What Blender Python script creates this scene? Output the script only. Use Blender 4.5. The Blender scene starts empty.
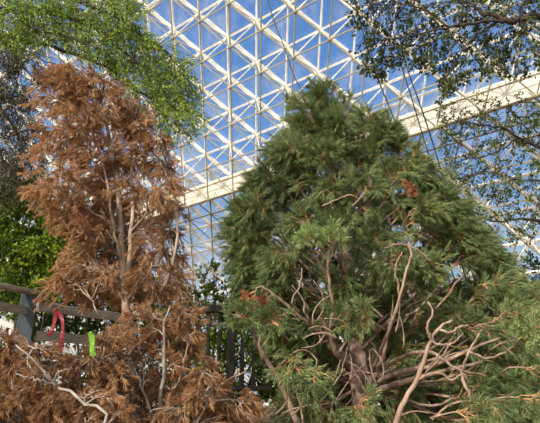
import bpy, math, random
import numpy as np
from mathutils import Vector
rng = np.random.default_rng(11); random.seed(5)
SC = bpy.context.scene; COL = SC.collection
CAMZ = 1.6; TH = math.radians(18.93); F = 540.0
ct, st = math.cos(TH), math.sin(TH)

def at(px, py, Y):
    """point seen at pixel px,py standing at forward distance Y"""
    x = (px-270)/F; u = -(py-211.5)/F
    d = np.array([x, u*-st+ct, u*ct+st])
    p = d*(Y/d[1]); p[2] += CAMZ
    return p
def path(*pts): return np.array([at(*p) for p in pts])
def nrm(v):
    v = np.asarray(v, float); return v/(np.linalg.norm(v, axis=-1, keepdims=True)+1e-9)

# ------------------------------------------------------------------ objects
def tag(o, label=None, cat=None, group=None, kind=None):
    if label: o['label'] = label
    if cat: o['category'] = cat
    if group: o['group'] = group
    if kind: o['kind'] = kind
    return o
def empty(name, loc, label, cat, group=None, kind=None):
    o = bpy.data.objects.new(name, None); COL.objects.link(o); o.location = tuple(loc)
    o.empty_display_size = .2
    return tag(o, label, cat, group, kind)
def top_of(p):
    o = np.zeros(3)
    while p is not None:
        o += np.array(p.location); p = p.parent
    return o
def link(name, V, Fc, mat, parent=None, smooth=False):
    """link world-space geometry as ONE mesh object, parented (offsets kept plain)"""
    V = np.asarray(V, float).reshape(-1, 3)
    org = top_of(parent) if parent else np.zeros(3)
    me = bpy.data.meshes.new(name)
    me.from_pydata((V-org).tolist() if not isinstance(Fc, np.ndarray) else (V-org), [], Fc)
    me.materials.append(mat)
    if smooth: me.polygons.foreach_set('use_smooth', np.ones(len(me.polygons), bool))
    me.update()
    o = bpy.data.objects.new(name, me); COL.objects.link(o)
    if parent: o.parent = parent
    return o

class MB:
    def __init__(s): s.V = []; s.F = []; s.n = 0
    def add(s, V, Fc):
        V = np.asarray(V, float); s.V.append(V); n = s.n
        s.F.extend([tuple(i+n for i in f) for f in Fc]); s.n += len(V)
    def tube(s, P, r, sides=6, wob=0.0):
        P = np.asarray(P, float); n = len(P)
        r = np.broadcast_to(np.asarray(r, float), (n,))
        T = nrm(np.gradient(P, axis=0))
        a = np.array([0, 0, 1.]) if abs(T[0][2]) < .9 else np.array([1., 0, 0])
        ring = np.arange(sides)*2*math.pi/sides
        V = []
        x = nrm(np.cross(a, T[0]))
        for i in range(n):
            x = nrm(x-T[i]*np.dot(x, T[i])); y = np.cross(T[i], x)
            rr = r[i]*(1+wob*rng.uniform(-1, 1, sides)) if wob else np.full(sides, r[i])
            V.append(P[i]+np.outer(np.cos(ring)*rr, x)+np.outer(np.sin(ring)*rr, y))
        V = np.concatenate(V); Fc = []
        for i in range(n-1):
            for k in range(sides):
                k2 = (k+1) % sides
                Fc.append((i*sides+k, i*sides+k2, (i+1)*sides+k2, (i+1)*sides+k))
        Fc.append(tuple(range(sides))[::-1]); Fc.append(tuple((n-1)*sides+k for k in range(sides)))
        s.add(V, Fc)
    def beam(s, A, B, up, w, d, bev=0.0):
        """rectangular bar A->B, depth d along up, width w"""
        A = np.asarray(A, float); B = np.asarray(B, float)
        t = nrm(B-A); up = np.asarray(up, float); up = nrm(up-t*np.dot(up, t)); x = np.cross(t, up)
        if bev:
            prof = [(-w/2+bev, -d/2), (w/2-bev, -d/2), (w/2, -d/2+bev), (w/2, d/2-bev), (w/2-bev, d/2), (-w/2+bev, d/2), (-w/2, d/2-bev), (-w/2, -d/2+bev)]
        else:
            prof = [(-w/2, -d/2), (w/2, -d/2), (w/2, d/2), (-w/2, d/2)]
        k = len(prof)
        V = [A+x*a+up*b for a, b in prof]+[B+x*a+up*b for a, b in prof]
        Fc = [(i, (i+1) % k, (i+1) % k+k, i+k) for i in range(k)]+[tuple(range(k))[::-1], tuple(range(k, 2*k))]
        s.add(V, Fc)
    def ball(s, c, r, axis=None, flat=1.0, seg=8, rings=5):
        V = []; Fc = []
        z = nrm(axis) if axis is not None else np.array([0, 0, 1.])
        x = nrm(np.cross(z, [0.3, .9, .1])); y = np.cross(z, x)
        V.append(c-z*r*flat)
        for i in range(1, rings):
            p = -math.pi/2+math.pi*i/rings
            for k in range(seg):
                a = 2*math.pi*k/seg
                V.append(c+(x*math.cos(a)+y*math.sin(a))*r*math.cos(p)+z*r*flat*math.sin(p))
        V.append(c+z*r*flat); n = len(V)-1
        for k in range(seg):
            Fc.append((0, 1+(k+1) % seg, 1+k))
            Fc.append((n, n-seg+k, n-seg+(k+1) % seg))
        for i in range(rings-2):
            for k in range(seg):
                a = 1+i*seg; b = a+seg; k2 = (k+1) % seg
                Fc.append((a+k, a+k2, b+k2, b+k))
        s.add(V, Fc)
    def build(s, name, mat, parent=None, smooth=False):
        return link(name, np.concatenate(s.V), s.F, mat, parent, smooth)

def smooth_path(P, n):
    """Catmull-Rom resample"""
    P = np.asarray(P, float)
    if len(P) == 2: return P[0]+(P[1]-P[0])*np.linspace(0, 1, n)[:, None]
    Q = np.vstack([2*P[0]-P[1], P, 2*P[-1]-P[-2]]); out = []
    for t in np.linspace(0, len(P)-1-1e-6, n):
        i = int(t); f = t-i; a, b, c, d = Q[i:i+4]
        out.append(.5*((2*b)+(c-a)*f+(2*a-5*b+4*c-d)*f*f+(3*b-a-3*c+d)*f**3))
    return np.array(out)
def rvec(n=None):
    return nrm(rng.normal(size=(n, 3) if n else 3))

# ------------------------------------------------------------------ materials
def mat_base(name):
    m = bpy.data.materials.new(name); m.use_nodes = True
    nt = m.node_tree; nt.nodes.clear()
    out = nt.nodes.new('ShaderNodeOutputMaterial'); return m, nt, out
def ramp(nt, cols):
    r = nt.nodes.new('ShaderNodeValToRGB'); e = r.color_ramp.elements
    while len(e) < len(cols): e.new(.5)
    for i, (p, c) in enumerate(cols): e[i].position = p; e[i].color = (*c, 1)
    return r
def leaf_mat(name, cols, transl=.3, rough=.55, spec=.3, tcol=None):
    m, nt, out = mat_base(name); L = nt.links
    g = nt.nodes.new('ShaderNodeNewGeometry'); oi = nt.nodes.new('ShaderNodeObjectInfo')
    mx = nt.nodes.new('ShaderNodeMath'); mx.operation = 'MULTIPLY_ADD'
    L.new(oi.outputs['Random'], mx.inputs[0]); mx.inputs[1].default_value = .35
    m2 = nt.nodes.new('ShaderNodeMath'); m2.operation = 'MULTIPLY'; m2.inputs[1].default_value = .65
    L.new(g.outputs['Random Per Island'], m2.inputs[0]); L.new(m2.outputs[0], mx.inputs[2])
    r = ramp(nt, cols); L.new(mx.outputs[0], r.inputs[0])
    p = nt.nodes.new('ShaderNodeBsdfPrincipled'); L.new(r.outputs[0], p.inputs['Base Color'])
    p.inputs['Roughness'].default_value = rough; p.inputs['Specular IOR Level'].default_value = spec
    t = nt.nodes.new('ShaderNodeBsdfTranslucent'); L.new(r.outputs[0], t.inputs[0])
    s = nt.nodes.new('ShaderNodeMixShader'); s.inputs[0].default_value = transl
    L.new(p.outputs[0], s.inputs[1]); L.new(t.outputs[0], s.inputs[2]); L.new(s.outputs[0], out.inputs[0])
    return m
def noise_mat(name, cols, scale=8, rough=.8, stretch=(1, 1, 1), bump=.0, spec=.3, detail=5, metallic=0):
    m, nt, out = mat_base(name); L = nt.links
    tc = nt.nodes.new('ShaderNodeTexCoord'); mp = nt.nodes.new('ShaderNodeMapping'); mp.inputs['Scale'].default_value = stretch
    L.new(tc.outputs['Object'], mp.inputs[0])
    n = nt.nodes.new('ShaderNodeTexNoise'); n.inputs['Scale'].default_value = scale; n.inputs['Detail'].default_value = detail
    L.new(mp.outputs[0], n.inputs['Vector'])
    r = ramp(nt, cols); L.new(n.outputs['Fac'], r.inputs[0])
    p = nt.nodes.new('ShaderNodeBsdfPrincipled'); L.new(r.outputs[0], p.inputs['Base Color'])
    p.inputs['Roughness'].default_value = rough; p.inputs['Specular IOR Level'].default_value = spec; p.inputs['Metallic'].default_value = metallic
    if bump:
        b = nt.nodes.new('ShaderNodeBump'); b.inputs['Strength'].default_value = bump; b.inputs['Distance'].default_value = .02
        L.new(n.outputs['Fac'], b.inputs['Height']); L.new(b.outputs[0], p.inputs['Normal'])
    L.new(p.outputs[0], out.inputs[0]); return m
def two(a, b): return [(.35, a), (.65, b)]

M = {}
M['pine_needle'] = leaf_mat('pine_needles', [(0, (.055, .095, .036)), (.5, (.135, .195, .07)), (.85, (.225, .29, .11)), (1, (.35, .345, .15))], .2)
M['pine_bright'] = leaf_mat('pale_pine_needles', [(0, (.17, .25, .085)), (1, (.34, .43, .17))], .2)
M['pine_twig'] = noise_mat('pine_twig_bark', two((.34, .18, .085), (.52, .30, .15)), 20)
M['pine_bark'] = noise_mat('pine_bark', [(.3, (.10, .065, .048)), (.5, (.24, .165, .125)), (.7, (.40, .30, .235))], 14, .9, (1, 1, .35), .6)
M['pink_bark'] = noise_mat('pale_limb_bark', [(.3, (.17, .11, .08)), (.5, (.28, .19, .14)), (.7, (.40, .30, .235))], 14, .85, (1, 1, .5), .4)
M['rust_needle'] = leaf_mat('rust_needles', [(0, (.20, .075, .030)), (1, (.42, .17, .075))], .2)
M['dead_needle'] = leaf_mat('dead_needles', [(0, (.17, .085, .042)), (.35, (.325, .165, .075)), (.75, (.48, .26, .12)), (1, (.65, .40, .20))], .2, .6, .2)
M['dead_shaded'] = leaf_mat('dead_needles_shaded', [(0, (.11, .055, .026)), (.35, (.24, .12, .053)), (.75, (.38, .20, .092)), (1, (.60, .36, .185))], .2, .6, .2)  # darker copy of the dead needles, foreground shade put into the colour
M['dead_bark'] = noise_mat('dead_bark', [(.3, (.15, .10, .07)), (.5, (.31, .225, .165)), (.7, (.50, .40, .32))], 12, .85, (1, 1, .3), .5)
M['grey_bark'] = noise_mat('grey_weathered_bark', [(.3, (.15, .12, .10)), (.5, (.28, .235, .20)), (.7, (.44, .39, .34))], 12, .85, (1, 1, .4), .4)
M['dark_bark'] = noise_mat('dark_bark', two((.018, .014, .011), (.06, .045, .034)), 12, .9, (1, 1, .4), .4)
M['acacia_leaf'] = leaf_mat('bright_green_leaflets', [(0, (.055, .105, .012)), (.5, (.20, .31, .03)), (1, (.48, .58, .08))], .4)
M['olive_leaf'] = leaf_mat('olive_feathery_leaves', [(0, (.028, .025, .011)), (.6, (.075, .064, .029)), (1, (.17, .145, .065))], .2)
M['dark_leaf'] = leaf_mat('dark_green_leaves', [(0, (.02, .028, .009)), (.6, (.055, .075, .022)), (.9, (.12, .145, .035)), (1, (.28, .29, .08))], .3)
M['mid_leaf'] = leaf_mat('mid_green_leaves', [(0, (.03, .05, .014)), (.6, (.095, .135, .03)), (1, (.27, .30, .07))], .35)
M['lime_leaf'] = leaf_mat('yellow_green_leaves', [(0, (.02, .05, .008)), (.4, (.08, .15, .016)), (.62, (.28, .40, .03)), (1, (.56, .64, .06))], .4)
M['bush_leaf'] = leaf_mat('bush_leaves', [(0, (.015, .035, .008)), (.6, (.045, .085, .014)), (1, (.20, .26, .04))], .3)
M['rail_wood'] = noise_mat('weathered_rail_wood', two((.20, .17, .135), (.38, .33, .27)), 6, .85, (1, 1, 8), .3)
M['post_paint'] = noise_mat('blue_grey_post_paint', two((.045, .06, .07), (.085, .105, .12)), 5, .7, (3, 3, .6), .2)
M['dark_wood'] = noise_mat('dark_stained_wood', two((.035, .032, .03), (.075, .068, .06)), 6, .8, (3, 3, .6), .2)
M['white_paint'] = noise_mat('pale_painted_wall', two((.55, .55, .53), (.66, .66, .63)), 3, .8)
M['steel'] = noise_mat('cream_painted_steel', two((.68, .63, .52), (.78, .74, .63)), 3, .45, spec=.4)
M['bar'] = noise_mat('white_painted_glazing_bar', two((.86, .84, .77), (.92, .91, .86)), 3, .4, spec=.4)
M['gutter'] = noise_mat('cream_gutter_paint', two((.54, .51, .43), (.62, .59, .51)), 2, .55)
M['strut'] = noise_mat('tan_grey_tube_paint', two((.24, .225, .155), (.33, .31, .22)), 3, .45, spec=.4)
M['cable'] = noise_mat('black_cable', two((.012, .012, .012), (.03, .03, .03)), 5, .5)
M['red_tape'] = leaf_mat('red_plastic_tape', [(0, (.19, .014, .02)), (1, (.24, .022, .026))], .25, .35)
M['green_tape'] = leaf_mat('lime_plastic_tape', [(0, (.15, .38, .025)), (1, (.19, .44, .04))], .3, .35)
M['soil'] = noise_mat('soil_and_leaf_litter', [(.3, (.06, .04, .025)), (.5, (.16, .10, .06)), (.7, (.28, .18, .10))], 5, .95, (1, 1, 1), .8, .1, 8)

def glass_mat():
    m, nt, out = mat_base('dusty_roof_glass'); L = nt.links
    tr = nt.nodes.new('ShaderNodeBsdfTransparent'); tr.inputs[0].default_value = (.95, .975, 1, 1)
    df = nt.nodes.new('ShaderNodeBsdfDiffuse'); df.inputs[0].default_value = (.80, .84, .88, 1)
    gl = nt.nodes.new('ShaderNodeBsdfGlossy'); gl.inputs['Roughness'].default_value = .02
    tc = nt.nodes.new('ShaderNodeTexCoord'); n = nt.nodes.new('ShaderNodeTexNoise'); mp = nt.nodes.new('ShaderNodeMapping')
    mp.inputs['Scale'].default_value = (.9, .35, 1.2); mp.inputs['Rotation'].default_value = (.5, .3, .6)
    L.new(tc.outputs['Object'], mp.inputs[0]); L.new(mp.outputs[0], n.inputs['Vector'])
    n.inputs['Scale'].default_value = 1.1; n.inputs['Detail'].default_value = 6; n.inputs['Roughness'].default_value = .65
    mr = nt.nodes.new('ShaderNodeMapRange'); mr.inputs[1].default_value = .42; mr.inputs[2].default_value = .8
    mr.inputs[3].default_value = .035; mr.inputs[4].default_value = .42; L.new(n.outputs['Fac'], mr.inputs[0])
    s = nt.nodes.new('ShaderNodeMixShader'); L.new(mr.outputs[0], s.inputs[0]); L.new(tr.outputs[0], s.inputs[1]); L.new(df.outputs[0], s.inputs[2])
    s2 = nt.nodes.new('ShaderNodeMixShader'); s2.inputs[0].default_value = .05
    L.new(s.outputs[0], s2.inputs[1]); L.new(gl.outputs[0], s2.inputs[2]); L.new(s2.outputs[0], out.inputs[0]); return m
M['glass'] = glass_mat()

# ------------------------------------------------------------------ foliage batches
def needle_tris(B, D, Ls, n, nl, w, tilt=.7, droop=.15, t0=.1):
    """n needles round each shoot (base B, direction D, length Ls); returns V, F arrays of thin blades"""
    B = np.asarray(B); D = nrm(D); Ls = np.asarray(Ls); S = len(B)
    b = np.repeat(B, n, 0); d = np.repeat(D, n, 0); l = np.repeat(Ls, n)
    N = S*n
    t = rng.uniform(t0, 1.0, N)
    r = rng.normal(size=(N, 3)); r = nrm(r-d*np.sum(r*d, 1)[:, None])
    tl = tilt*rng.uniform(.55, 1.3, N)*(1.12-.5*t)
    dirn = d*np.cos(tl)[:, None]+r*np.sin(tl)[:, None]
    dirn[:, 2] -= droop*rng.uniform(.3, 1.4, N); dirn = nrm(dirn)
    ln = nl*rng.uniform(.65, 1.2, N)
    p = b+d*(t*l)[:, None]; tip = p+dirn*ln[:, None]
    wv = nrm(np.cross(dirn, rvec(N)))*(w*rng.uniform(.7, 1.3, N)/2)[:, None]
    mid = p+dirn*(ln*.55)[:, None]; mid[:, 2] -= 0
    V = np.stack([p-wv*.6, mid-wv, tip, mid+wv], 1).reshape(-1, 3)
    Fc = np.arange(N*4).reshape(N, 4)
    return V, Fc
def leaf_quads(C, size, aspect=.5, up=.6, D=None):
    C = np.asarray(C); N = len(C)
    d = rvec(N) if D is None else nrm(D+.7*rvec(N))
    nn = rvec(N); nn[:, 2] += up; nn = nrm(nn-d*np.sum(nn*d, 1)[:, None]); x = np.cross(d, nn)
    s = (size*rng.uniform(.6, 1.25, N))[:, None]
    V = np.stack([C, C+d*s*.45+x*s*aspect/2-nn*s*.06, C+d*s, C+d*s*.45-x*s*aspect/2-nn*s*.06], 1).reshape(-1, 3)
    return V, np.arange(N*4).reshape(N, 4)

def in_poly(P, poly):
    x, y = P[:, 0], P[:, 1]; ins = np.zeros(len(P), bool); n = len(poly)
    for i in range(n):
        x1, y1 = poly[i]; x2, y2 = poly[(i+1) % n]
        c = ((y1 > y) != (y2 > y)) & (x < (x2-x1)*(y-y1)/(y2-y1+1e-9)+x1); ins ^= c
    return ins
def spread(poly, n, holes=(), k=12):
    """n well spread points in a polygon, avoiding elliptical holes"""
    poly = np.array(poly, float); lo, hi = poly.min(0), poly.max(0)
    P = rng.uniform(lo, hi, (n*k*4, 2)); P = P[in_poly(P, poly)]
    for (x, y, a, b, pr) in holes:
        inside = ((P[:, 0]-x)/a)**2+((P[:, 1]-y)/b)**2 < 1
        P = P[~(inside & (rng.uniform(size=len(P)) < pr))]
    out = [P[0]]; P = P[1:]
    dmin = np.sum((P-out[0])**2, 1)
    while len(out) < n and len(P):
        # best of a random subset keeps it even but not gridded
        idx = rng.choice(len(P), min(len(P), 25), replace=False); j = idx[np.argmax(dmin[idx])]
        out.append(P[j]); dmin = np.minimum(dmin, np.sum((P-P[j])**2, 1))
    return np.array(out)

def conifer_branch(root, P, r0, r1, bark, twig_mat, ndl_mat, ntw=12, tl=.35, nsh=6, shl=.13, nn=26, nl=.075, w=.006,
                   tilt=.7, droop=.15, t0=.3, fan=.8, sag=0.0, outward=None, name='branch', tuft=True, bare=.0, wild=.6):
    """one branch of a conifer: stem mesh > twigs, needles"""
    P = np.asarray(P); L = np.linalg.norm(np.diff(P, axis=0), axis=1).sum()
    n = max(5, int(L/.12)); Q = smooth_path(P, n); Q[1:-1] += rng.normal(size=(n-2, 3))*.012
    mb = MB(); mb.tube(Q, np.linspace(r0, r1, n), 6 if r0 > .012 else 5, .12); br = mb.build(name, bark, root, True)
    T = nrm(np.gradient(Q, axis=0)); tw = MB(); SB, SD, SL = [], [], []
    for i in range(ntw+1):
        t = 1.0 if i == ntw else t0+(1-t0)*((i+rng.uniform())/ntw)
        k = min(n-1.001, t*(n-1)); j = int(k); b = Q[j]+(Q[j+1]-Q[j])*(k-j); tan = T[j]
        if i == ntw: d = nrm(tan+.15*rvec()); ll = tl*.6
        else:
            rv = rvec(); rv = nrm(rv-tan*np.dot(rv, tan)*1.0); rv[2] *= .75
            d = tan*.65+rv*fan
            if outward is not None: d = d+outward*.35
            d = nrm(d); ll = tl*(1.05-.45*t)*rng.uniform(.6, 1.25)
        s0 = np.linspace(0, 1, 5); C = b+np.outer(s0*ll, d); C[:, 2] -= sag*ll*s0**2; C[1:] += rng.normal(size=(4, 3))*.05*ll
        tw.tube(C, np.linspace(max(.0055, r1*.9), .003, 5), 4)
        for m in range(nsh+1):
            if rng.uniform() < bare: continue
            ts = 1.0 if m == nsh else rng.uniform(.25, 1.0)
            kk = min(3.999, ts*4); jj = int(kk); bb = C[jj]+(C[jj+1]-C[jj])*(kk-jj); td = nrm(C[jj+1]-C[jj])
            sd = td if m == nsh else nrm(td*.8+rvec()*wild)
            sd = nrm(sd+np.array([0, 0, -droop*.4])); sl = shl*rng.uniform(.6, 1.25)
            SB.append(bb); SD.append(sd); SL.append(sl)
            if tuft: tw.tube(np.array([bb, bb+sd*sl]), [.0034, .0024], 3)
    tw.build('twigs', twig_mat, br)
    if SB:
        V, Fc = needle_tris(SB, np.array(SD), SL, nn, nl, w, tilt, droop); link('needles', V, Fc, ndl_mat, br)
    return br

# ------------------------------------------------------------------ terrain
def gz(Y):
    t = min(1, max(0, (Y-2.6)/3.0)); t = t*t*(3-2*t); return 1.05*t
mb = MB()
ys = np.concatenate([np.linspace(-6, 2.4, 5), np.linspace(2.8, 6, 12), np.linspace(7, 44, 20)]); xs = np.linspace(-26, 26, 53)
V = []
for y in ys:
    for x in xs: V.append((x, y, gz(y)+.05*math.sin(x*1.7+y*.6)*math.sin(y*1.1)))
nx = len(xs); Fc = [(j*nx+i, j*nx+i+1, (j+1)*nx+i+1, (j+1)*nx+i) for j in range(len(ys)-1) for i in range(nx-1)]
tag(link('floor', V, Fc, M['soil'], None, True), kind='structure')
def ground(x, y): return gz(y)+.05*math.sin(x*1.7+y*.6)*math.sin(y*1.1)

# ------------------------------------------------------------------ space-frame glass roof
LS = 1.5
U = np.array([.8769, -.301, -.3749]); Vv = np.array([-.0166, .7604, -.6493]); Nn = nrm([.4805, .5756, .6617])
CAM = np.array([0, 0, CAMZ]); S3 = math.sqrt(3)/2
P0u = np.array([-1.7194, 10.6394, 9.026])*LS+CAM
P0l = np.array([-1.8753, 16.5573, 5.1315])*LS+CAM
OUT = .80
def proj(p):
    q = np.asarray(p)-CAM; z = q[1]*ct+q[2]*st; y = -(q[1]*-st+q[2]*ct)
    return np.array([270+F*q[0]/z, 211.5+F*y/z, z])
def seen(a, b):
    m = proj((a+b)/2)
    if m[2] < 1 or not (-25 < m[0] < 565 and -25 < m[1] < 330): return 0
    return np.linalg.norm(proj(a)[:2]-proj(b)[:2])
def lattice(P0, cs, rmin, rmax):
    """inner nodes, outer nodes, keyed by (column, doubled row)"""
    I, O = {}, {}
    for c in cs:
        lo, hi = rmin(c), rmax(c)
        for r2 in range(int(math.ceil(2*lo-.01)), int(math.floor(2*hi+.01))+1):
            if (r2+c+1) % 2 == 0:
                p = P0+LS*(U*S3*c+Vv*r2/2); I[(c, r2)] = p
                O[(c, r2)] = p+LS*(-.577*U+OUT*Nn)
    return I, O
NB = [(0, 2), (1, 1), (1, -1)]
def spaceframe(root, I, O, thick):
    ch, bars, webs = [], [], []
    for k, p in I.items():
        for d in NB:
            q = I.get((k[0]+d[0], k[1]+d[1]))
            if q is not None: ch.append((p, q, d))
            a = O[k]; b = O.get((k[0]+d[0], k[1]+d[1]))
            if b is not None: bars.append((a, b, d))
        for d in [(0, 0), (-1, 1), (-1, -1)]:
            q = I.get((k[0]+d[0], k[1]+d[1]))
            if q is not None: webs.append((O[k], q, d))
    def emit(items, name, mat, fn):
        items = sorted(items, key=lambda e: -seen(e[0], e[1])); rest = MB()
        for i, e in enumerate(items):
            mb = MB() if i < 100 else rest
            fn(mb, *e)
            if i < 100: mb.build(name, mat, root)
        if len(items) > 100: tag(rest.build(name+'s', mat, root), kind='stuff')
    emit(ch, 'strut', M['strut'], lambda mb, a, b, d: mb.tube(np.array([a, b]), .027*thick, 6))
    def bar(mb, a, b, d):
        if d == (1, 1): mb.beam(a, b, Nn, .12*thick, .14*thick)
        elif d == (1, -1): mb.beam(a, b, Nn, .08*thick, .13*thick)
        else: mb.beam(a, b, Nn, .05*thick, .09*thick)
    emit(bars, 'glazing_bar', M['bar'], bar)
    emit(webs, 'web_strut', M['steel'], lambda mb, a, b, d: mb.tube(np.array([a, b]), .026*thick, 5))
    hubs = sorted(I.values(), key=lambda p: -1 if not seen(p, p+.01*U) else 0) ; rest = MB(); nr = 0
    hubs = sorted(list(I.values()), key=lambda p: (0 if seen(p, p+.05*Vv) else 1, np.linalg.norm(p-CAM)))
    for i, p in enumerate(hubs):
        mb = MB() if i < 100 else rest
        mb.ball(p, .085*thick, Nn, .75)
        if i < 100: mb.build('hub', M['strut'], root, True)
    if len(hubs) > 100: tag(rest.build('hubs', M['strut'], root, True), kind='stuff')
    g = MB()
    for k in O:
        a = O[k]+Nn*.1
        for d1, d2 in (((1, -1), (1, 1)), ((0, 2), (1, 1))):
            b = O.get((k[0]+d1[0], k[1]+d1[1])); c = O.get((k[0]+d2[0], k[1]+d2[1]))
            if b is not None and c is not None: g.add([a, b+Nn*.1, c+Nn*.1], [(0, 1, 2)])
    g.build('glass_panes', M['glass'], root)

fold = lambda c: 5.5-.5*c
I, O = lattice(P0u, range(-15, 13), lambda c: max(-3.5, -3.5-.2*c), fold)
rt = tag(empty('ceiling', P0u, None, None), kind='structure'); spaceframe(rt, I, O, 1.0)
# lower tier, set back one step behind the gutter
I2, O2 = lattice(P0l, range(-17, 15), lambda c: -.5-.5*c-1.0, lambda c: 8.5-.5*min(0, c))
rt2 = tag(empty('wall_back', P0l, None, None), kind='structure'); spaceframe(rt2, I2, O2, 1.15)
# gutter: long cream box along the fold of the two tiers
FD = nrm(S3*U-.5*Vv)
def foldpt(c): return P0u+LS*(U*S3*c+Vv*fold(c))
upn = nrm(np.array([0, 0, 1.])-FD*FD[2])
a, b = foldpt(-17), foldpt(14)
side = nrm(np.cross(FD, upn)); side = side if side[1] > 0 else -side
gut = MB()
H = 0.72
ofs = side*.30+upn*(H/2+.10)
gut.beam(a+ofs, b+ofs, upn, .16, H)
lip = side*.20+upn*(H+.10)
gut.beam(a+lip, b+lip, upn, .10, .09)
tag(gut.build('trim_1', M['gutter']), kind='structure')

# ------------------------------------------------------------------ big green pine
base = np.array([at(364, 400, 7.0)[0], 7.0, 0]); base[2] = ground(base[0], 7.0)
pine = empty('pine_tree', base, 'large bushy green pine with tan bare limbs showing in its lower crown', 'tree')
TR = np.vstack([base-[0, 0, .05], path((362, 395, 7.0), (357, 350, 7.0), (350, 290, 7.05), (342, 220, 7.05), (333, 150, 7.05), (327, 100, 7.05))])
mb = MB(); q = smooth_path(TR, 26); mb.tube(q, np.linspace(.17, .012, 26), 10, .08); mb.build('trunk', M['pine_bark'], pine, True)
edgeL = [(90, 316), (102, 298), (115, 283), (130, 281), (150, 272), (165, 266), (180, 258), (200, 243), (215, 232), (240, 232), (270, 236), (292, 240), (308, 256), (330, 268), (370, 270), (430, 268)]
edgeR = [(92, 330), (104, 350), (116, 374), (130, 394), (150, 418), (165, 430), (185, 442), (215, 464), (240, 482), (265, 505), (290, 535), (310, 550), (430, 560)]
eL = lambda y: np.interp(y, *zip(*edgeL)); eR = lambda y: np.interp(y, *zip(*edgeR))
poly = [(x+9, y) for y, x in edgeL]+[(x-9, y) for y, x in edgeR[::-1]]
def trunk_pt(py):
    i = np.argmin([abs(proj(p)[1]-py) for p in q]); return q[i]
itips = spread(poly, 62, [(300, 340, 60, 30, .25), (380, 350, 50, 40, .3)])
etips = []
for ys_, ef, sg in ((np.linspace(97, 350, 17), eL, 1), (np.linspace(97, 300, 17), eR, -1)):
    for y in ys_: etips.append((ef(y)+sg*rng.uniform(11, 18), y+rng.uniform(-4, 4)))
for (px, py) in list(itips)+etips:
    l, r = eL(py), eR(py); c = (l+r)/2; hw = (r-l)/2; s = max(-1, min(1, (px-c)/hw)); hwm = hw/F*7.4
    front = rng.uniform() < .84
    D = hwm*math.sqrt(max(0, 1-s*s))*.85
    Y = 7.05-D*rng.uniform(.55, 1.0) if front else 7.05+D*rng.uniform(.1, .6)
    if py > 285 and px < 470: Y = rng.uniform(6.35, 7.5)
    tip = at(px, py, Y)
    o = trunk_pt(min(388, py+35+.42*abs(px-350)+rng.uniform(0, 25)))
    out = tip-o; dist = np.linalg.norm(out); outh = nrm(out*[1, 1, .3])
    mid = o+out*.55+np.array([0, 0, -.06*dist])+rng.normal(size=3)*.04
    m2 = o+out*.85+np.array([0, 0, .02*dist])
    if py > 120: P = [o, mid, m2, tip]
    else: P = [o, o+out*.5, tip]
    conifer_branch(pine, P, .010+.012*min(1, dist/1.5), .005, M['pine_bark'], M['pine_twig'], M['pine_needle'], ntw=18, tl=.38 if py > 150 else .25,
                   nsh=7, shl=.15, nn=40, nl=.092, w=.0052, tilt=.45, droop=.25, wild=.5, t0=max(.22, 1-.8/max(dist, .3)), fan=.8, sag=.3, outward=outh)
# inner boughs that close the crown behind the front ones
for (px, py) in spread([(x+26, y+16) for y, x in edgeL[2:]]+[(x-26, y+16) for y, x in edgeR[:1:-1]], 60):
    tip = at(px, py, 7.05+rng.uniform(.05, .9)); o = trunk_pt(min(388, py+25+.3*abs(px-350))); out = tip-o; dist = np.linalg.norm(out)
    conifer_branch(pine, [o, o+out*.55-[0, 0, .05*dist], tip], .014, .005, M['pine_bark'], M['pine_twig'], M['pine_needle'], ntw=14, tl=.36, nsh=6, shl=.15, nn=30, nl=.1, w=.009,
                   tilt=.5, droop=.25, t0=max(.2, 1-.8/max(dist, .3)), fan=.85, sag=.3, name='inner_bough')
# the tuft leaning left at the very top
for P in ([(327, 118, 7), (312, 104, 6.95), (296, 99, 6.9)], [(328, 112, 7), (322, 97, 7), (317, 90, 7)], [(330, 112, 7), (334, 98, 7), (331, 90, 7)]):
    conifer_branch(pine, path(*P), .010, .004, M['pine_bark'], M['pine_twig'], M['pine_needle'], ntw=6, tl=.16, nsh=4, shl=.10, nn=26, nl=.07, w=.007, t0=.3, fan=.6, sag=.1)
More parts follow.
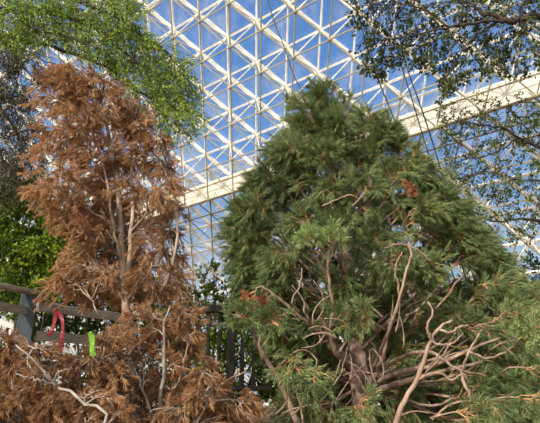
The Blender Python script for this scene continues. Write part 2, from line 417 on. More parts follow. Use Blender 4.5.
# bare limbs in the open lower crown
def limb(P, r0, r1, mat, n=22):
    m = MB(); Q = smooth_path(path(*P), n); Q[1:-1] += rng.normal(size=(n-2, 3))*.004
    m.tube(Q, np.linspace(r0, r1, n), 8, .10); return m.build('limb', mat, pine, True)
LB = [
 ([(362, 394, 6.95), (352, 368, 6.6), (336, 352, 6.3), (329, 334, 6.15), (320, 318, 6.05)], .055, .022, 'pine_bark'),
 ([(331, 338, 6.2), (318, 330, 6.0), (298, 315, 5.8), (276, 296, 5.65), (262, 286, 5.6)], .026, .010, 'pine_bark'),
 ([(318, 332, 6.0), (306, 315, 5.8), (303, 300, 5.7), (292, 285, 5.65)], .018, .007, 'pine_bark'),
 ([(300, 312, 5.8), (292, 302, 5.65), (300, 284, 5.6), (302, 268, 5.55)], .012, .006, 'pink_bark'),
 ([(331, 330, 6.1), (333, 308, 5.85), (329, 281, 5.65), (328, 262, 5.55), (331, 240, 5.45)], .024, .009, 'pink_bark'),
 ([(330, 285, 5.7), (322, 268, 5.6), (315, 256, 5.5), (311, 245, 5.4)], .012, .006, 'pink_bark'),
 ([(364, 394, 6.95), (376, 372, 6.55), (384, 352, 6.3), (390, 322, 6.05)], .045, .014, 'pine_bark'),
 ([(370, 394, 6.95), (385, 388, 6.5), (402, 382, 6.2), (440, 372, 5.9), (480, 362, 5.75)], .05, .014, 'pine_bark'),
 ([(366, 385, 6.9), (400, 372, 6.3), (432, 366, 6.0), (465, 352, 5.8), (500, 338, 5.7)], .04, .012, 'pine_bark'),
 ([(366, 380, 6.8), (400, 358, 6.1), (430, 352, 5.7), (455, 368, 5.5), (485, 376, 5.4)], .026, .009, 'pine_bark'),
 ([(372, 372, 6.6), (383, 345, 5.9), (397, 308, 5.5), (405, 276, 5.35), (411, 256, 5.3), (409, 242, 5.3)], .022, .007, 'pink_bark'),
 ([(400, 302, 5.5), (398, 284, 5.4), (395, 268, 5.35), (402, 252, 5.3)], .013, .006, 'pink_bark'),
 ([(393, 430, 5.0), (402, 405, 4.95), (418, 376, 4.9), (430, 342, 4.9), (440, 328, 4.9), (452, 320, 4.95)], .026, .010, 'pink_bark'),
 ([(431, 340, 4.9), (427, 326, 4.85), (433, 312, 4.85), (428, 302, 4.85)], .014, .006, 'pink_bark'),
 ([(440, 330, 4.9), (450, 332, 4.85), (462, 326, 4.85), (474, 328, 4.9)], .013, .006, 'pink_bark'),
 ([(416, 380, 4.9), (438, 372, 4.9), (450, 380, 4.9), (462, 374, 4.9), (470, 382, 4.9)], .013, .006, 'pink_bark'),
 ([(432, 341, 4.9), (441, 345, 4.85), (455, 342, 4.85), (463, 333, 4.9)], .012, .005, 'pink_bark'),
 ([(300, 430, 6.0), (288, 400, 5.95), (274, 372, 5.9), (262, 352, 5.85), (254, 336, 5.8)], .034, .018, 'pine_bark'),
 ([(274, 372, 5.9), (283, 362, 5.8), (298, 350, 5.7), (310, 352, 5.65)], .012, .006, 'pink_bark'),
 ([(288, 404, 5.95), (282, 384, 5.85), (272, 378, 5.8), (262, 376, 5.8)], .010, .005, 'pink_bark'),
 ([(303, 425, 5.6), (300, 405, 5.6), (296, 388, 5.55), (300, 372, 5.55)], .010, .006, 'pink_bark'),
 ([(350, 340, 6.3), (344, 362, 5.9), (340, 375, 5.7), (328, 392, 5.6), (320, 402, 5.55)], .009, .006, 'pine_bark'),
 ([(340, 352, 6.2), (334, 340, 5.8), (326, 334, 5.7), (316, 345, 5.6), (302, 348, 5.6)], .010, .005, 'pine_bark'),
 ([(480, 420, 5.2), (470, 395, 5.2), (462, 374, 5.2), (470, 350, 5.2), (482, 330, 5.2)], .02, .008, 'pine_bark'),
 ([(470, 352, 5.2), (488, 358, 5.15), (505, 352, 5.1), (520, 340, 5.1)], .012, .006, 'pine_bark'),
 ([(432, 420, 5.3), (450, 405, 5.25), (476, 400, 5.2), (500, 404, 5.2)], .012, .006, 'pine_bark'),
 ([(360, 200, 5.9), (350, 195, 5.8), (336, 200, 5.75), (322, 206, 5.7)], .012, .006, 'pink_bark'),
 ([(372, 180, 6.0), (362, 196, 5.85), (352, 206, 5.8)], .010, .006, 'pink_bark'),
 ([(430, 262, 5.5), (418, 250, 5.4), (400, 244, 5.35), (385, 248, 5.3)], .010, .005, 'pink_bark'),
]
for P, r0, r1, m in LB: limb(P, r0, r1, M[m])
# thin bare twigs criss-crossing the open lower crown
for k in range(34):
    px, py = 262+190*rng.uniform()**1.2, rng.uniform(305, 418); Y = rng.uniform(5.4, 6.3); a = rng.uniform(-2.6, -.3); l = rng.uniform(22, 48); c_ = rng.uniform(-.9, .9)
    pts = [(px+l*t*math.cos(a+c_*t), py+l*t*math.sin(a+c_*t), Y-.15*t) for t in (0, .35, .7, 1)]
    m = MB(); Q = smooth_path(path(*pts), 12); m.tube(Q, np.linspace(rng.uniform(.008, .014), .005, 12), 5, .1); m.build('bare_twig', M['pink_bark' if k % 2 else 'pine_bark'], pine, True)
# forward sprays in front of the limbs, pale tufts and a few rust-brown dying tufts
def spray(P, mat, **kw):
    a = dict(ntw=7, tl=.16, nsh=4, shl=.10, nn=28, nl=.075, w=.007, t0=.55, fan=.8, sag=.1); a.update(kw)
    conifer_branch(pine, path(*P), .009, .004, M['pink_bark'], M['pine_twig'], mat, name='spray', **a)
for P in ([(330, 262, 5.55), (331, 246, 5.45), (332, 234, 5.4)], [(315, 256, 5.5), (311, 245, 5.4), (308, 238, 5.35)]):
    spray(P, M['pine_bright'], tl=.13, shl=.08, nl=.08, fan=1.0)
for P in ([(300, 352, 5.7), (292, 360, 5.5), (296, 368, 5.3)], [(310, 352, 5.7), (318, 366, 5.4), (314, 378, 5.2)], [(330, 330, 5.9), (340, 316, 5.6), (350, 318, 5.4)],
          [(258, 340, 5.8), (248, 322, 5.6), (242, 316, 5.5)], [(262, 330, 5.8), (268, 322, 5.6), (276, 318, 5.5)], [(340, 410, 5.8), (352, 404, 5.5), (362, 406, 5.3)],
          [(430, 418, 5.0), (452, 412, 4.9), (470, 414, 4.8)], [(385, 330, 5.6), (372, 322, 5.4), (362, 318, 5.3)], [(470, 330, 5.2), (490, 322, 5.0), (510, 320, 4.9)],
          [(490, 350, 5.1), (512, 338, 4.9), (530, 336, 4.8)], [(500, 374, 5.0), (520, 366, 4.8), (540, 368, 4.7)], [(490, 400, 5.0), (512, 398, 4.8), (532, 404, 4.7)]):
    spray(P, M['pine_needle'], ntw=9, tl=.22, shl=.12)
spray([(520, 350, 5.0), (526, 338, 4.85), (533, 330, 4.75)], M['pine_bright'], tl=.2, ntw=7)
for P in ([(276, 296, 5.65), (268, 297, 5.6), (264, 300, 5.55)], [(262, 286, 5.6), (254, 290, 5.55), (250, 294, 5.5)], [(418, 190, 5.9), (415, 185, 5.8), (412, 186, 5.7)]):
    spray(P, M['rust_needle'], tl=.07, ntw=4, shl=.06, nl=.05)

# ------------------------------------------------------------------ tall dead conifer
bx = at(127, 395, 6.2); base = np.array([bx[0], 6.2, ground(bx[0], 6.2)])
dead = empty('dead_conifer', base, 'tall dead conifer with a pale trunk and rust brown needles', 'tree')
TD = np.vstack([base-[0, 0, .05], path((127, 350, 6.2), (126, 310, 6.2), (124, 270, 6.2), (121, 235, 6.2), (118, 190, 6.2), (110, 140, 6.2), (98, 95, 6.2), (88, 62, 6.2))])
mb = MB(); qd = smooth_path(TD, 30); mb.tube(qd, np.interp(np.linspace(0, 1, 30), [0, .3, .55, 1], [.066, .046, .034, .008]), 9, .08); mb.build('trunk', M['dead_bark'], dead, True)
def dlimb(P, r0, r1, root=dead, mat='dead_bark', n=16):
    m = MB(); Q = smooth_path(path(*P), n); Q[1:-1] += rng.normal(size=(n-2, 3))*.006
    m.tube(Q, np.linspace(r0, r1, n), 7, .1); return m.build('limb', M[mat], root, True), Q
stems = []
for P, r0, r1 in [([(125, 285, 6.2), (130, 255, 6.1), (131, 230, 6.1), (133, 190, 6.1), (131, 150, 6.1), (133, 112, 6.15)], .036, .010),
                  ([(123, 262, 6.2), (116, 238, 6.05), (111, 213, 6.0), (104, 170, 6.0), (90, 130, 6.0)], .024, .008),
                  ([(133, 318, 6.25), (152, 302, 6.1), (166, 283, 6.0), (173, 263, 6.0), (177, 235, 6.0), (176, 205, 6.0), (170, 170, 6.0)], .028, .007),
                  ([(125, 300, 6.2), (112, 290, 6.0), (100, 272, 5.9), (96, 258, 5.85)], .018, .007),
                  ([(124, 288, 6.2), (108, 272, 6.05), (94, 262, 5.95), (80, 240, 5.9), (66, 205, 5.85)], .018, .006),
                  ([(126, 300, 6.2), (140, 285, 6.1), (150, 270, 6.05), (154, 250, 6.0)], .016, .006),
                  ([(127, 330, 6.2), (110, 325, 6.0), (98, 312, 5.85), (92, 300, 5.8)], .018, .007),
                  ([(121, 235, 6.2), (108, 222, 6.0), (84, 208, 5.8), (64, 198, 5.7), (48, 194, 5.65)], .016, .006),
                  ([(122, 245, 6.2), (136, 226, 6.05), (150, 208, 6.0), (160, 190, 5.95)], .014, .006)]:
    stems.append(dlimb(P, r0, r1)[1])
stems.append(qd)
ALLS = np.concatenate([s for s in stems if len(s)])
polyD = [(58, 68), (84, 59), (108, 70), (126, 90), (138, 108), (152, 124), (160, 148), (166, 178), (178, 198), (180, 225), (172, 250), (180, 285), (170, 300), (130, 300),
         (90, 290), (55, 282), (62, 262), (78, 235), (60, 214), (42, 203), (35, 184), (46, 168), (42, 142), (46, 112), (44, 94)]
tips = spread(polyD, 86, [(106, 125, 8, 13, 1), (133, 168, 8, 12, 1), (128, 150, 6, 9, 1), (146, 262, 16, 22, .75), (50, 245, 26, 28, .9), (162, 262, 9, 26, .9), (66, 160, 5, 8, .9), (150, 215, 9, 11, .9), (152, 160, 6, 8, .8), (85, 215, 8, 6, .8), (140, 240, 10, 12, .6), (96, 245, 9, 12, .8)])
def nearest_below(stems_pts, tip, up):
    w = stems_pts-tip; dist = np.linalg.norm(w, axis=1)+np.where(w[:, 2] > -up, 1.5, 0); return stems_pts[np.argmin(dist)]
for (px, py) in tips:
    Y = 6.2+rng.uniform(-.75, .45)
    if abs(px-124) < 16 and 185 < py < 330: Y = 6.2+rng.uniform(.15, .6)
    tip = at(px, py, Y)
    o = nearest_below(ALLS, tip, .12); out = tip-o; dist = np.linalg.norm(out)
    mid = o+out*.5+np.array([0, 0, .10*dist])
    conifer_branch(dead, [o, mid, tip], .011, .004, M['dead_bark'], M['dead_bark'], M['dead_needle'], ntw=10, tl=.27, nsh=6, shl=.11, nn=36, nl=.06, w=.0046,
                   tilt=.5, droop=.35, t0=max(.2, 1-.5/max(dist, .2)), fan=.75, sag=.5, outward=nrm(out*[1, 1, .2]))

# ------------------------------------------------------------------ low dead conifers across the foreground
def low_dead(label, bpx, Yb, polyL, n, Y0, Y1, limbs, mat, tl=.17, holes=()):
    b = at(bpx, 395, Yb); b = np.array([b[0], Yb, ground(b[0], Yb)])
    r = empty('dead_conifer', b, label, 'tree')
    S = []
    for P, r0, r1, mt in limbs:
        pts = path(*P)
        m = MB(); Q = smooth_path(np.vstack([[b-[0, 0, .03]], pts]) if mt[0] == '+' else pts, 20); Q[1:-1] += rng.normal(size=(18, 3))*.006
        m.tube(Q, np.linspace(r0, r1, 20), 7, .1); m.build('limb', M[mt.strip('+')], r, True); S.append(Q)
    S = np.concatenate(S)
    for (px, py) in spread(polyL, n, holes):
        Y = rng.uniform(Y0, Y1); tip = at(px, py, Y); o = nearest_below(S, tip, .02); out = tip-o; dist = np.linalg.norm(out)+1e-3
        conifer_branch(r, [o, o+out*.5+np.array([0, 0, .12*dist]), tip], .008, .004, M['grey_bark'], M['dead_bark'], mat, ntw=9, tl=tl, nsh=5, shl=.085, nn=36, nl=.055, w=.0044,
                       tilt=.5, droop=.35, t0=max(.2, 1-.42/dist), fan=.85, sag=.35)
    return r
low_dead('low dead conifer in front of the dark picket railing, brown with upright grey stems', 165, 5.3,
         [(112, 330), (135, 308), (160, 300), (188, 306), (198, 326), (204, 358), (230, 382), (252, 396), (260, 430), (60, 430), (95, 375)], 46, 5.0, 5.7,
         [([(160, 405, 5.25), (164, 372, 5.15), (165, 345, 5.1), (164, 325, 5.1), (170, 306, 5.1)], .022, .008, '+grey_bark'),
          ([(168, 400, 5.3), (176, 385, 5.25), (182, 370, 5.2), (187, 348, 5.2), (190, 324, 5.2)], .014, .006, '+dead_bark'),
          ([(150, 410, 5.25), (142, 390, 5.15), (138, 376, 5.1), (128, 360, 5.1)], .014, .006, '+grey_bark'),
          ([(180, 412, 5.3), (205, 395, 5.25), (228, 380, 5.2), (246, 372, 5.2)], .014, .006, '+dead_bark'),
          ([(135, 412, 5.2), (132, 395, 5.1), (133, 372, 5.1)], .010, .005, '+grey_bark'),
          ([(185, 416, 5.2), (170, 408, 5.0), (150, 412, 4.95)], .010, .005, '+grey_bark'),
          ([(200, 418, 5.2), (212, 385, 5.15), (205, 355, 5.15), (202, 330, 5.2)], .012, .005, '+dead_bark')], M['dead_shaded'])
low_dead('low dead conifer below the blue grey fence post, crossed by a bare forked grey branch', 45, 4.7,
         [(0, 345), (12, 338), (30, 350), (52, 330), (62, 340), (80, 352), (105, 335), (118, 345), (120, 430), (-6, 430)], 38, 4.5, 5.0,
         [([(105, 425, 4.30), (82, 402, 4.30), (58, 386, 4.30), (44, 374, 4.25), (30, 357, 4.20), (16, 345, 4.20)], .014, .006, '+grey_bark'),
          ([(57, 386, 4.30), (40, 380, 4.20), (28, 378, 4.20), (16, 374, 4.20)], .010, .004, 'grey_bark'),
          ([(53, 383, 4.30), (57, 374, 4.25), (64, 370, 4.25), (70, 369, 4.25)], .008, .004, 'grey_bark'),
          ([(28, 357, 4.22), (30, 366, 4.20), (36, 374, 4.18)], .007, .003, 'grey_bark'),
          ([(20, 420, 4.8), (14, 395, 4.8), (12, 370, 4.8), (5, 350, 4.8)], .012, .006, '+dead_bark'),
          ([(80, 415, 4.8), (92, 392, 4.85), (98, 370, 4.9), (105, 348, 4.9)], .012, .006, '+dead_bark'),
          ([(50, 415, 4.8), (55, 400, 4.9), (50, 370, 5.0), (56, 342, 5.0)], .012, .006, '+dead_bark')], M['dead_shaded'], .155, [(56, 378, 13, 8, .8), (20, 350, 8, 7, .8), (75, 348, 8, 9, .8), (57, 340, 17, 26, 1), (93, 348, 12, 20, 1)])

# ------------------------------------------------------------------ fence at left
pb = at(30, 291, 6.9); zb = lambda p: ground(p[0], p[1])
fc = empty('wooden_fence', (pb[0], pb[1], zb(pb)), 'weathered wooden rail fence with a dark blue grey post at far left', 'fence')
def post(p_top, w, d, mat, root, name='post'):
    m = MB(); m.beam([p_top[0], p_top[1], zb(p_top)-.05], p_top, [p_top[0], p_top[1], 0], w, d, .008); return m.build(name, mat, root)
post(at(30, 291, 6.9)+[0, 0, 0], .19, .14, M['post_paint'], fc)
def rail(p, q_, h, d, mat, root, name='rail'):
    m = MB(); m.beam(p, q_, [0, 0, 1], d, h, .006); return m.build(name, mat, root)
A = at(-25, 281, 6.1); B = at(42, 294, 6.95); B[2] = A[2]
rail(A, B, .05, .16, M['rail_wood'], fc, 'top_rail')
for dz in (.23, .80):
    rail(A+[0.05, .05, -dz], B+[-.12, -.12, -dz], .10, .035, M['rail_wood'] if dz < .5 else M['dark_wood'], fc)
C0 = at(40, 307, 6.98); C1 = at(118, 320, 7.9); C1[2] = C0[2]
for dz, m_ in ((0, 'rail_wood'), (.36, 'rail_wood'), (.72, 'dark_wood')):
    rail(C0-[0, 0, dz], C1-[0, 0, dz], .12, .035, M[m_], fc)
post(C1+[.06, .05, .05], .12, .12, M['dark_wood'], fc)
# pale low wall beyond the fence
w0 = at(-60, 322, 10.5); w1 = at(30, 322, 10.5)
# dark picket railing behind the dead conifers
T0 = at(176, 309, 8.4); T1 = at(272, 309, 8.4); T1[2] = T0[2]
pr = empty('picket_railing', (T0[0], T0[1], ground(T0[0], T0[1])), 'dark wooden picket railing between the dead brown conifer and the green pine', 'railing')
rail(T0, T1, .10, .14, M['dark_wood'], pr, 'top_rail')
zb0 = at(220, 388, 8.4)[2]
rail(np.array([T0[0], T0[1], zb0]), np.array([T1[0], T1[1], zb0]), .06, .05, M['dark_wood'], pr, 'bottom_rail')
for px, w in ((209, .06), (220, .05), (231.5, .12), (243, .06), (254, .06), (265, .06), (198, .06), (187, .12)):
    p = at(px, 312, 8.4); p[1] += .03; g = ground(p[0], p[1])
    m = MB(); z1 = g-.03 if w > .1 else zb0-.02
    m.beam([p[0], p[1], z1], [p[0], p[1], T0[2]-.02], [0, 1, 0], w, w*.8, .006); m.build('post' if w > .1 else 'picket', M['dark_wood'], pr)
rail(np.array([T0[0], T0[1]+.06, T0[2]-.22]), np.array([T1[0], T1[1]+.06, T0[2]-.22]), .06, .04, M['rail_wood'], pr, 'mid_rail')

# ------------------------------------------------------------------ flagging tapes
def ribbon(name, label, strands, mat, w):
    o = at(*strands[0][0]); r = empty(name, o, label, 'ribbon')
    for i, S in enumerate(strands):
        Q = smooth_path(path(*S), 14); V, Fc = [], []
        for k, p in enumerate(Q):
            a = .5*math.sin(k*.6+i); x = np.array([math.cos(a), math.sin(a), 0])*w/2; nn_ = np.array([-math.sin(a), math.cos(a), 0])*.0015
            V += [p-x-nn_, p+x-nn_, p+x+nn_, p-x+nn_]
        for k in range(13):
            for e in range(4): Fc.append((k*4+e, k*4+(e+1) % 4, k*4+4+(e+1) % 4, k*4+4+e))
        Fc += [(3, 2, 1, 0), (52, 53, 54, 55)]
        link('ribbon_tail', V, Fc, mat, r)
    m = MB(); m.ball(o, .018, None, .8); m.build('knot', mat, r, True)
ribbon('flagging_tape', 'red plastic flagging tape with two tails hanging near the fence post', [[(56, 310, 4.85), (55, 318, 4.83), (53, 327, 4.82), (49, 336, 4.82)], [(56, 310, 4.85), (61, 316, 4.82), (63, 328, 4.8), (61, 340, 4.8), (60, 353, 4.8)]], M['red_tape'], .036)
ribbon('flagging_tape', 'short lime green plastic tape hanging beside the dead conifer trunk', [[(91, 333, 4.62), (92, 340, 4.6), (92, 348, 4.6), (93, 356, 4.6)]], M['green_tape'], .045)

# ------------------------------------------------------------------ cables
def cable(label, P, r):
    Q = smooth_path(path(*P), 20); m = MB(); m.tube(Q, r, 6)
    o = empty('cable', Q[-1], label, 'cable', None)
    m.build('cable_line', M['cable'], o, True)
cabs = [([(266, -8, 13), (274, 21, 13), (284, 46, 13), (294, 76, 13), (306, 98, 13), (318, 128, 13), (370, 260, 13), (428, 398, 13)], .014, 'thin dark cable hanging left of the pine top'),
        ([(352, -10, 9.5), (365, 40, 9.5), (374, 69, 9.5), (388, 104, 9.5), (402, 139, 9.5), (412, 165, 9.5), (455, 280, 9.5), (500, 396, 9.5)], .014, 'dark cable slanting down right of the pine top, leftmost of three'),
        ([(384, -10, 9.6), (400, 60, 9.6), (411, 96, 9.6), (422, 133, 9.6), (434, 172, 9.6), (468, 285, 9.6), (503, 396, 9.6)], .013, 'dark cable slanting across the cream gutter, middle of three'),
        ([(390, -10, 9.7), (405, 60, 9.7), (417, 96, 9.7), (429, 131, 9.7), (444, 180, 9.7), (477, 288, 9.7), (512, 396, 9.7)], .014, 'dark cable slanting across the cream gutter, rightmost of three')]
for P, r, l in cabs: cable(l, P, r)

# ------------------------------------------------------------------ broadleaf trees and shrubs
def leafy(name, label, base, trunk, branches, clusters, bark, leafm, lsize, aspect, nleaf, crad, Yr, cat='tree', hang=0., tw=.004, up=.6, bias=(0, 0, 0)):
    """branches: pixel paths (first point is joined to the trunk); clusters: pixel polygons with counts"""
    r = empty(name, base, label, cat); S = []; BR = []
    if trunk is not None:
        m = MB(); q_ = smooth_path(trunk[0], 20); m.tube(q_, np.linspace(trunk[1], trunk[2], 20), 9, .1); m.build('trunk', bark, r, True)
    for P, r0, r1 in branches:
        Q = smooth_path(P, 24); Q[1:-1] += rng.normal(size=(22, 3))*.012; m = MB(); m.tube(Q, np.linspace(r0, r1, 24), 7, .12)
        BR.append(m.build('branch', bark, r, True)); S.append(Q)
    tws = [MB() for _ in BR]; LV = [[] for _ in BR]; LD = [[] for _ in BR]
    for poly, n, holes in clusters:
        for (px, py) in spread(poly, n, holes):
            c = at(px, py, rng.uniform(*Yr)); best = None
            for i, Q in enumerate(S):
                dd = np.linalg.norm(Q-c, axis=1); j = dd.argmin()
                if best is None or dd[j] < best[0]: best = (dd[j], i, j)
            _, i, j = best; o = S[i][j]; d = c-o; md = o+d*.5+np.array([0, 0, .12*np.linalg.norm(d)])+rng.normal(size=3)*.03
            tws[i].tube(smooth_path([o, md, c], 6), np.linspace(tw*1.6, tw*.6, 6), 4)
            dn = nrm(d+np.array([0, 0, -hang])*np.linalg.norm(d)+.25*rvec()+np.array(bias))
            # leaves strung along short shoots of the cluster
            for k in range(max(2, nleaf//9)):
                sd = nrm(dn*.9+rvec()*.65+np.array([0, 0, -hang*.5])); sl = crad*rng.uniform(.6, 1.3); sb = c+rvec()*crad*.35
                tws[i].tube(np.array([c, sb, sb+sd*sl]), [tw*.6, tw*.5, tw*.35], 3)
                tt = np.linspace(.05, 1, 9); LV[i].append(sb+np.outer(tt*sl, sd)+rng.normal(size=(9, 3))*lsize*.35); LD[i].append(np.repeat(sd[None], 9, 0))
    for i, b in enumerate(BR):
        if tws[i].V: tws[i].build('twigs', bark, b)
        if LV[i]:
            V, Fc = leaf_quads(np.concatenate(LV[i]), lsize, aspect, up, np.concatenate(LD[i])); link('leaves', V, Fc, leafm, b)
    return r
def gp(x, y): return np.array([x, y, ground(x, y)])

# bright feathery tree reaching in over the dead conifer (its trunk stands left of the frame)
b = gp(-5.2, 6.6)
leafy('overhanging_tree', 'bright green feathery tree reaching in over the dead conifer from above', b,
      ([b-[0, 0, .05], b+[.1, 0, 2.5], b+[.25, 0, 4.6]], .16, .09),
      [(np.vstack([b+[.25, 0, 4.4], path((-10, 20, 6.5), (40, 12, 6.3), (90, 26, 6.2), (130, 55, 6.1), (160, 82, 6.1))]), .045, .008),
       (np.vstack([b+[.22, 0, 4.2], path((-10, 40, 6.6), (40, 45, 6.5), (95, 62, 6.4), (140, 92, 6.3), (180, 116, 6.3))]), .04, .007),
       (np.vstack([b+[.25, 0, 4.6], path((-5, -5, 6.5), (50, -8, 6.3), (110, 15, 6.2), (165, 52, 6.1), (188, 76, 6.1))]), .04, .006),
       (np.vstack([b+[.25, 0, 4.5], path((-5, 10, 6.2), (30, 28, 6.0), (62, 34, 5.9), (95, 48, 5.9))]), .03, .006)],
      [([(-5, -8), (128, -8), (136, 18), (150, 38), (182, 62), (192, 84), (188, 108), (170, 112), (150, 100), (130, 70), (105, 62), (80, 50), (50, 38), (20, 42), (-5, 35)], 180, [(30, 36, 20, 8, .6)]),
       ([(140, 95), (160, 105), (196, 112), (192, 128), (170, 135), (150, 118)], 12, []),
       ([(100, 55), (150, 100), (125, 85)], 8, [])],
      M['dark_bark'], M['acacia_leaf'], .055, .34, 108, .22, (5.85, 6.5), hang=.5, up=.9, bias=(.7, 0, -.45))

# olive feathery tree at the far left edge
b = gp(-4.3, 7.6)
leafy('feathery_tree', 'dark olive feathery tree hanging at the left edge beside the dead conifer', b,
      ([b-[0, 0, .05], b+[.1, 0, 1.6], b+[.0, 0, 3.6]], .14, .06),
      [(np.vstack([b+[0, 0, 3.4], path((-6, 60, 7.5), (14, 62, 7.5), (38, 80, 7.5))]), .03, .006),
       (np.vstack([b+[.05, 0, 2.8], path((-10, 110, 7.5), (8, 118, 7.5), (22, 145, 7.5), (34, 182, 7.5))]), .03, .008),
       (np.vstack([b+[0, 0, 3.6], path((-8, 40, 7.4), (20, 48, 7.4), (48, 62, 7.4), (70, 76, 7.4))]), .026, .005),
       (np.vstack([b+[.05, 0, 2.4], path((-8, 150, 7.5), (6, 165, 7.5), (18, 190, 7.5))]), .022, .006)],
      [([(-5, 30), (12, 40), (20, 60), (30, 100), (40, 150), (38, 185), (-5, 195)], 62, [(22, 75, 8, 10, .6)]), ([(10, 40), (50, 60), (75, 78), (40, 80), (20, 66)], 12, [])],
      M['dark_bark'], M['olive_leaf'], .06, .26, 162, .22, (7.2, 8.0), hang=.7, up=.3)

# dark canopy at upper right (trunk right of the frame)
b = gp(6.4, 8.4)
leafy('canopy_tree', 'dark leaved tree canopy spreading in from the upper right above the gutter', b,
      ([b-[0, 0, .05], b+[-.1, 0, 3.5], b+[-.3, 0, 6.2]], .2, .1),
      [(np.vstack([b+[-.3, 0, 6.0], path((545, 20, 8.1), (515, 21, 7.55), (488, 15, 7.55), (472, 4, 7.55))]), .07, .03),
       (np.vstack([path((518, 21, 7.55), (480, 22, 7.45), (448, 27, 7.35), (415, 34, 7.35), (385, 40, 7.35))]), .032, .008),
       (np.vstack([path((500, 21, 7.55), (470, 40, 7.45), (452, 70, 7.35), (440, 84, 7.35))]), .015, .005),
       (np.vstack([path((448, 27, 7.35), (425, 10, 7.25), (395, 4, 7.25), (360, 6, 7.25))]), .018, .006),
       (np.vstack([path((520, 21, 7.55), (522, 5, 7.45), (535, -10, 7.45)),]), .02, .008)],
      [([(352, -6), (545, -6), (545, 60), (500, 75), (478, 68), (455, 78), (425, 66), (395, 60), (382, 74), (366, 60), (372, 40), (355, 20)], 165, [(458, 8, 8, 5, .8), (430, 50, 10, 8, .4), (505, 62, 12, 8, .5)]),
       ([(366, 50), (384, 74), (378, 76), (364, 62)], 5, []), ([(436, 70), (460, 72), (450, 92), (440, 88)], 7, [])],
      M['dark_bark'], M['dark_leaf'], .07, .6, 45, .17, (7.5, 8.5), hang=.3)

# lighter, sparser tree at middle right
b = gp(7.2, 9.6)
leafy('slender_tree', 'sparse green tree at middle right with dark branches against the glass', b,
      ([b-[0, 0, .05], b+[-.1, 0, 2.4], b+[-.35, 0, 4.4]], .15, .08),
      [(np.vstack([b+[-.3, 0, 4.2], path((548, 152, 9.3), (530, 143, 9.2), (518, 137, 9.2), (502, 128, 9.2), (480, 125, 9.1), (450, 118, 9.1))]), .04, .008),
       (np.vstack([path((518, 137, 9.2), (506, 147, 9.1), (488, 155, 9.1), (462, 160, 9.0), (445, 164, 9.0))]), .018, .006),
       (np.vstack([b+[-.2, 0, 3.2], path((548, 222, 9.3), (520, 219, 9.2), (495, 222, 9.2), (472, 215, 9.2))]), .034, .010),
       (np.vstack([b+[-.25, 0, 3.8], path((548, 182, 9.2), (520, 180, 9.1), (498, 172, 9.1), (470, 176, 9.1))]), .018, .006),
       (np.vstack([path((530, 143, 9.2), (522, 122, 9.1), (505, 108, 9.1), (480, 100, 9.1))]), .014, .005)],
      [([(436, 108), (470, 100), (520, 98), (545, 112), (545, 190), (500, 195), (470, 188), (450, 172), (438, 150), (440, 125)], 110, [(470, 140, 8, 7, .6), (530, 165, 12, 8, .5)]),
       ([(455, 185), (500, 198), (545, 195), (545, 240), (500, 235), (474, 225)], 32, [(520, 210, 12, 8, .5)]),
       ([(530, 110), (545, 108), (545, 150), (532, 145)], 12, [])],
      M['dark_bark'], M['mid_leaf'], .066, .55, 36, .18, (8.8, 9.9), hang=.3)

# shrubs beyond the fences
def shrub(name, label, px, Y, poly, n, mat, lsize, Yr, nl=90, crad=.24, holes=(), aspect=.6):
    o = at(px, 395, Y); b = gp(o[0], Y); P = np.array(poly, float); cx, cy = P.mean(0); top = P[:, 1].min(); x0, x1 = P[:, 0].min(), P[:, 0].max()
    br = []
    for t in (.15, .38, .62, .85):
        x = x0+(x1-x0)*t; br.append((np.vstack([b+[rng.uniform(-.1, .1), rng.uniform(-.1, .1), -.03], at((x+px)/2, (cy+395)/2, Y), at(x, top*.7+cy*.3+8, Y)]), .025, .006))
    return leafy(name, label, b, None, br, [(poly, n, holes)], M['dark_bark'], mat, lsize, aspect, nl, crad, Yr, 'shrub', .25)
shrub('leafy_shrub', 'bright yellow green leafy shrub standing behind the left wooden fence', 28, 8.4,
      [(0, 190), (30, 182), (48, 205), (66, 225), (72, 262), (55, 295), (-8, 300), (-8, 195)], 150, M['lime_leaf'], .08, (8.0, 9.3))
shrub('leafy_shrub', 'dark green dense shrub showing through the gaps of the dead conifer', 92, 9.6,
      [(40, 215), (70, 195), (100, 185), (118, 215), (150, 275), (165, 300), (160, 330), (40, 330)], 95, M['bush_leaf'], .08, (9.2, 10.2), holes=[(135, 240, 22, 26, .8)])
shrub('leafy_shrub', 'small upright shrub with green leaves rising above the dark railing', 212, 9.4,
      [(196, 285), (206, 268), (214, 264), (222, 282), (236, 288), (232, 310), (185, 310)], 34, M['mid_leaf'], .09, (9.2, 9.7), 27, .14)
shrub('leafy_shrub', 'yellow green shrub seen between the pickets of the dark railing', 240, 9.8,
      [(180, 312), (276, 310), (280, 398), (176, 398)], 100, M['lime_leaf'], .08, (9.5, 10.3))
shrub('leafy_shrub', 'dark green shrub low behind the rails of the left wooden fence', 40, 11.2,
      [(-10, 285), (40, 285), (150, 318), (175, 330), (175, 398), (-10, 398)], 90, M['bush_leaf'], .09, (10.7, 11.7))
shrub('leafy_shrub', 'green shrub peeping over the right side of the big pine', 520, 10.6,
      [(478, 290), (500, 272), (525, 262), (550, 268), (552, 330), (470, 330)], 36, M['bush_leaf'], .08, (10.2, 11.0))
shrub('leafy_shrub', 'dark green thicket low behind the trunk of the big pine', 350, 11.6,
      [(262, 318), (300, 300), (360, 296), (412, 302), (412, 398), (262, 398)], 90, M['bush_leaf'], .1, (11.2, 12.0))
shrub('leafy_shrub', 'dark green thicket low behind the right half of the big pine', 480, 11.6,
      [(410, 305), (470, 300), (550, 300), (556, 398), (410, 398)], 90, M['bush_leaf'], .1, (11.2, 12.0))
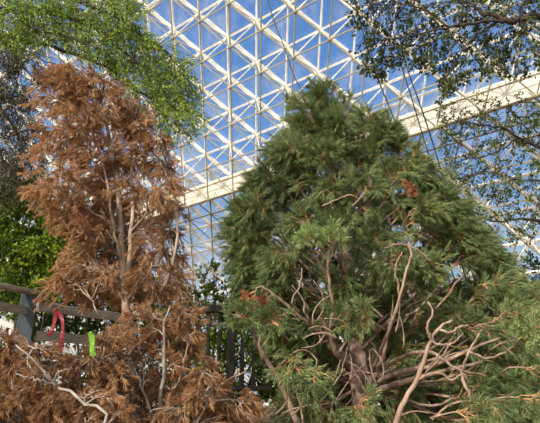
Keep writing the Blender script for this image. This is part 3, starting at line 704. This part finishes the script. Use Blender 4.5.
shrub('leafy_shrub', 'dark low shrub at the foot of the pale wall behind the left fence', 4, 8.8,
      [(-12, 342), (26, 340), (30, 398), (-12, 398)], 30, M['bush_leaf'], .08, (8.6, 9.1))
# pale wall stub seen through the fence at far left
m = MB(); wa = at(-70, 321, 9.6); wb = at(16, 321, 9.6); wb[2] = wa[2]
m.beam([(wa[0]+wb[0])/2, 9.65, ground(-5, 9.65)-.05], [(wa[0]+wb[0])/2, 9.65, wa[2]], [0, 1, 0], wb[0]-wa[0], .2, .01)
o_ = tag(m.build('garden_wall', M['white_paint']), 'pale low wall seen through the rails of the left fence', 'wall')

# ------------------------------------------------------------------ sky, sun, camera
w = bpy.data.worlds.new('sky'); SC.world = w; w.use_nodes = True; nt = w.node_tree; nt.nodes.clear(); L = nt.links
tc = nt.nodes.new('ShaderNodeTexCoord'); sx = nt.nodes.new('ShaderNodeSeparateXYZ'); L.new(tc.outputs['Generated'], sx.inputs[0])
r = ramp(nt, [(0, (.10, .08, .06)), (.02, (.50, .60, .70)), (.22, (.36, .56, .84)), (.42, (.13, .34, .74)), (.75, (.06, .20, .56))]); L.new(sx.outputs['Z'], r.inputs[0])
mp = nt.nodes.new('ShaderNodeMapping'); mp.inputs['Scale'].default_value = (2.0, 2.0, 4.5); L.new(tc.outputs['Generated'], mp.inputs[0])
n = nt.nodes.new('ShaderNodeTexNoise'); n.inputs['Scale'].default_value = 1.6; n.inputs['Detail'].default_value = 8; n.inputs['Roughness'].default_value = .6; n.inputs['Distortion'].default_value = .6
L.new(mp.outputs[0], n.inputs['Vector'])
mr = nt.nodes.new('ShaderNodeMapRange'); mr.inputs[1].default_value = .48; mr.inputs[2].default_value = .78; mr.inputs[3].default_value = 0; mr.inputs[4].default_value = .6; L.new(n.outputs['Fac'], mr.inputs[0])
mx = nt.nodes.new('ShaderNodeMix'); mx.data_type = 'RGBA'; L.new(mr.outputs[0], mx.inputs[0]); L.new(r.outputs[0], mx.inputs[6]); mx.inputs[7].default_value = (.82, .86, .92, 1)
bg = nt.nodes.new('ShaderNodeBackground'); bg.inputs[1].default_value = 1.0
# unseen sky around the sun, behind the viewer, brightened and warmed as added fill
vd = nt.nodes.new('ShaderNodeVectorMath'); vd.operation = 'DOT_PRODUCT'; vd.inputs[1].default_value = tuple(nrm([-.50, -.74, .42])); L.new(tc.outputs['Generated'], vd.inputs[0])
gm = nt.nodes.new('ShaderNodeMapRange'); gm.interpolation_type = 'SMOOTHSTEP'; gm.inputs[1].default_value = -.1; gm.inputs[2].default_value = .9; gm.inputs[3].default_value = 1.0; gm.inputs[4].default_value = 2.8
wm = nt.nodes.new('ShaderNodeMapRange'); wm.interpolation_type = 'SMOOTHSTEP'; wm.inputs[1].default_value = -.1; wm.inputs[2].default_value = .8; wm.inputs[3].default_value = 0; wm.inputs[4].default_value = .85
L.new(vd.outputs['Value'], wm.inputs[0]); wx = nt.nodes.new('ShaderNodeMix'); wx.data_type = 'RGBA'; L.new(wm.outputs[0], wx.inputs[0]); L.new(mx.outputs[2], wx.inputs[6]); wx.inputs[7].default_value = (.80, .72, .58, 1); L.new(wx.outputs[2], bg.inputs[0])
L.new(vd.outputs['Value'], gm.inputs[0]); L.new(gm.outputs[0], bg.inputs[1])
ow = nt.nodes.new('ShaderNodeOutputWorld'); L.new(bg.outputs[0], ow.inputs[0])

sl = bpy.data.lights.new('sun', 'SUN'); sl.energy = 4.9; sl.angle = math.radians(3); sl.color = (1, .92, .79)
so = bpy.data.objects.new('sun', sl); COL.objects.link(so); so.location = (-8, -8, 12)
so.rotation_euler = Vector((.50, .74, -.42)).to_track_quat('-Z', 'Y').to_euler()

cd = bpy.data.cameras.new('camera'); cd.sensor_width = 36; cd.sensor_fit = 'HORIZONTAL'; cd.lens = 36*F/540; cd.clip_end = 300
co = bpy.data.objects.new('camera', cd); COL.objects.link(co); co.location = (0, 0, CAMZ); co.rotation_euler = (math.pi/2+TH, 0, 0)
SC.camera = co
SC.view_settings.view_transform = 'Standard'; SC.view_settings.look = 'None'; SC.view_settings.gamma = 1; SC.view_settings.use_curve_mapping = False
SC.view_settings.exposure = 0.0
SC.cycles.max_bounces = 8; SC.cycles.transparent_max_bounces = 24
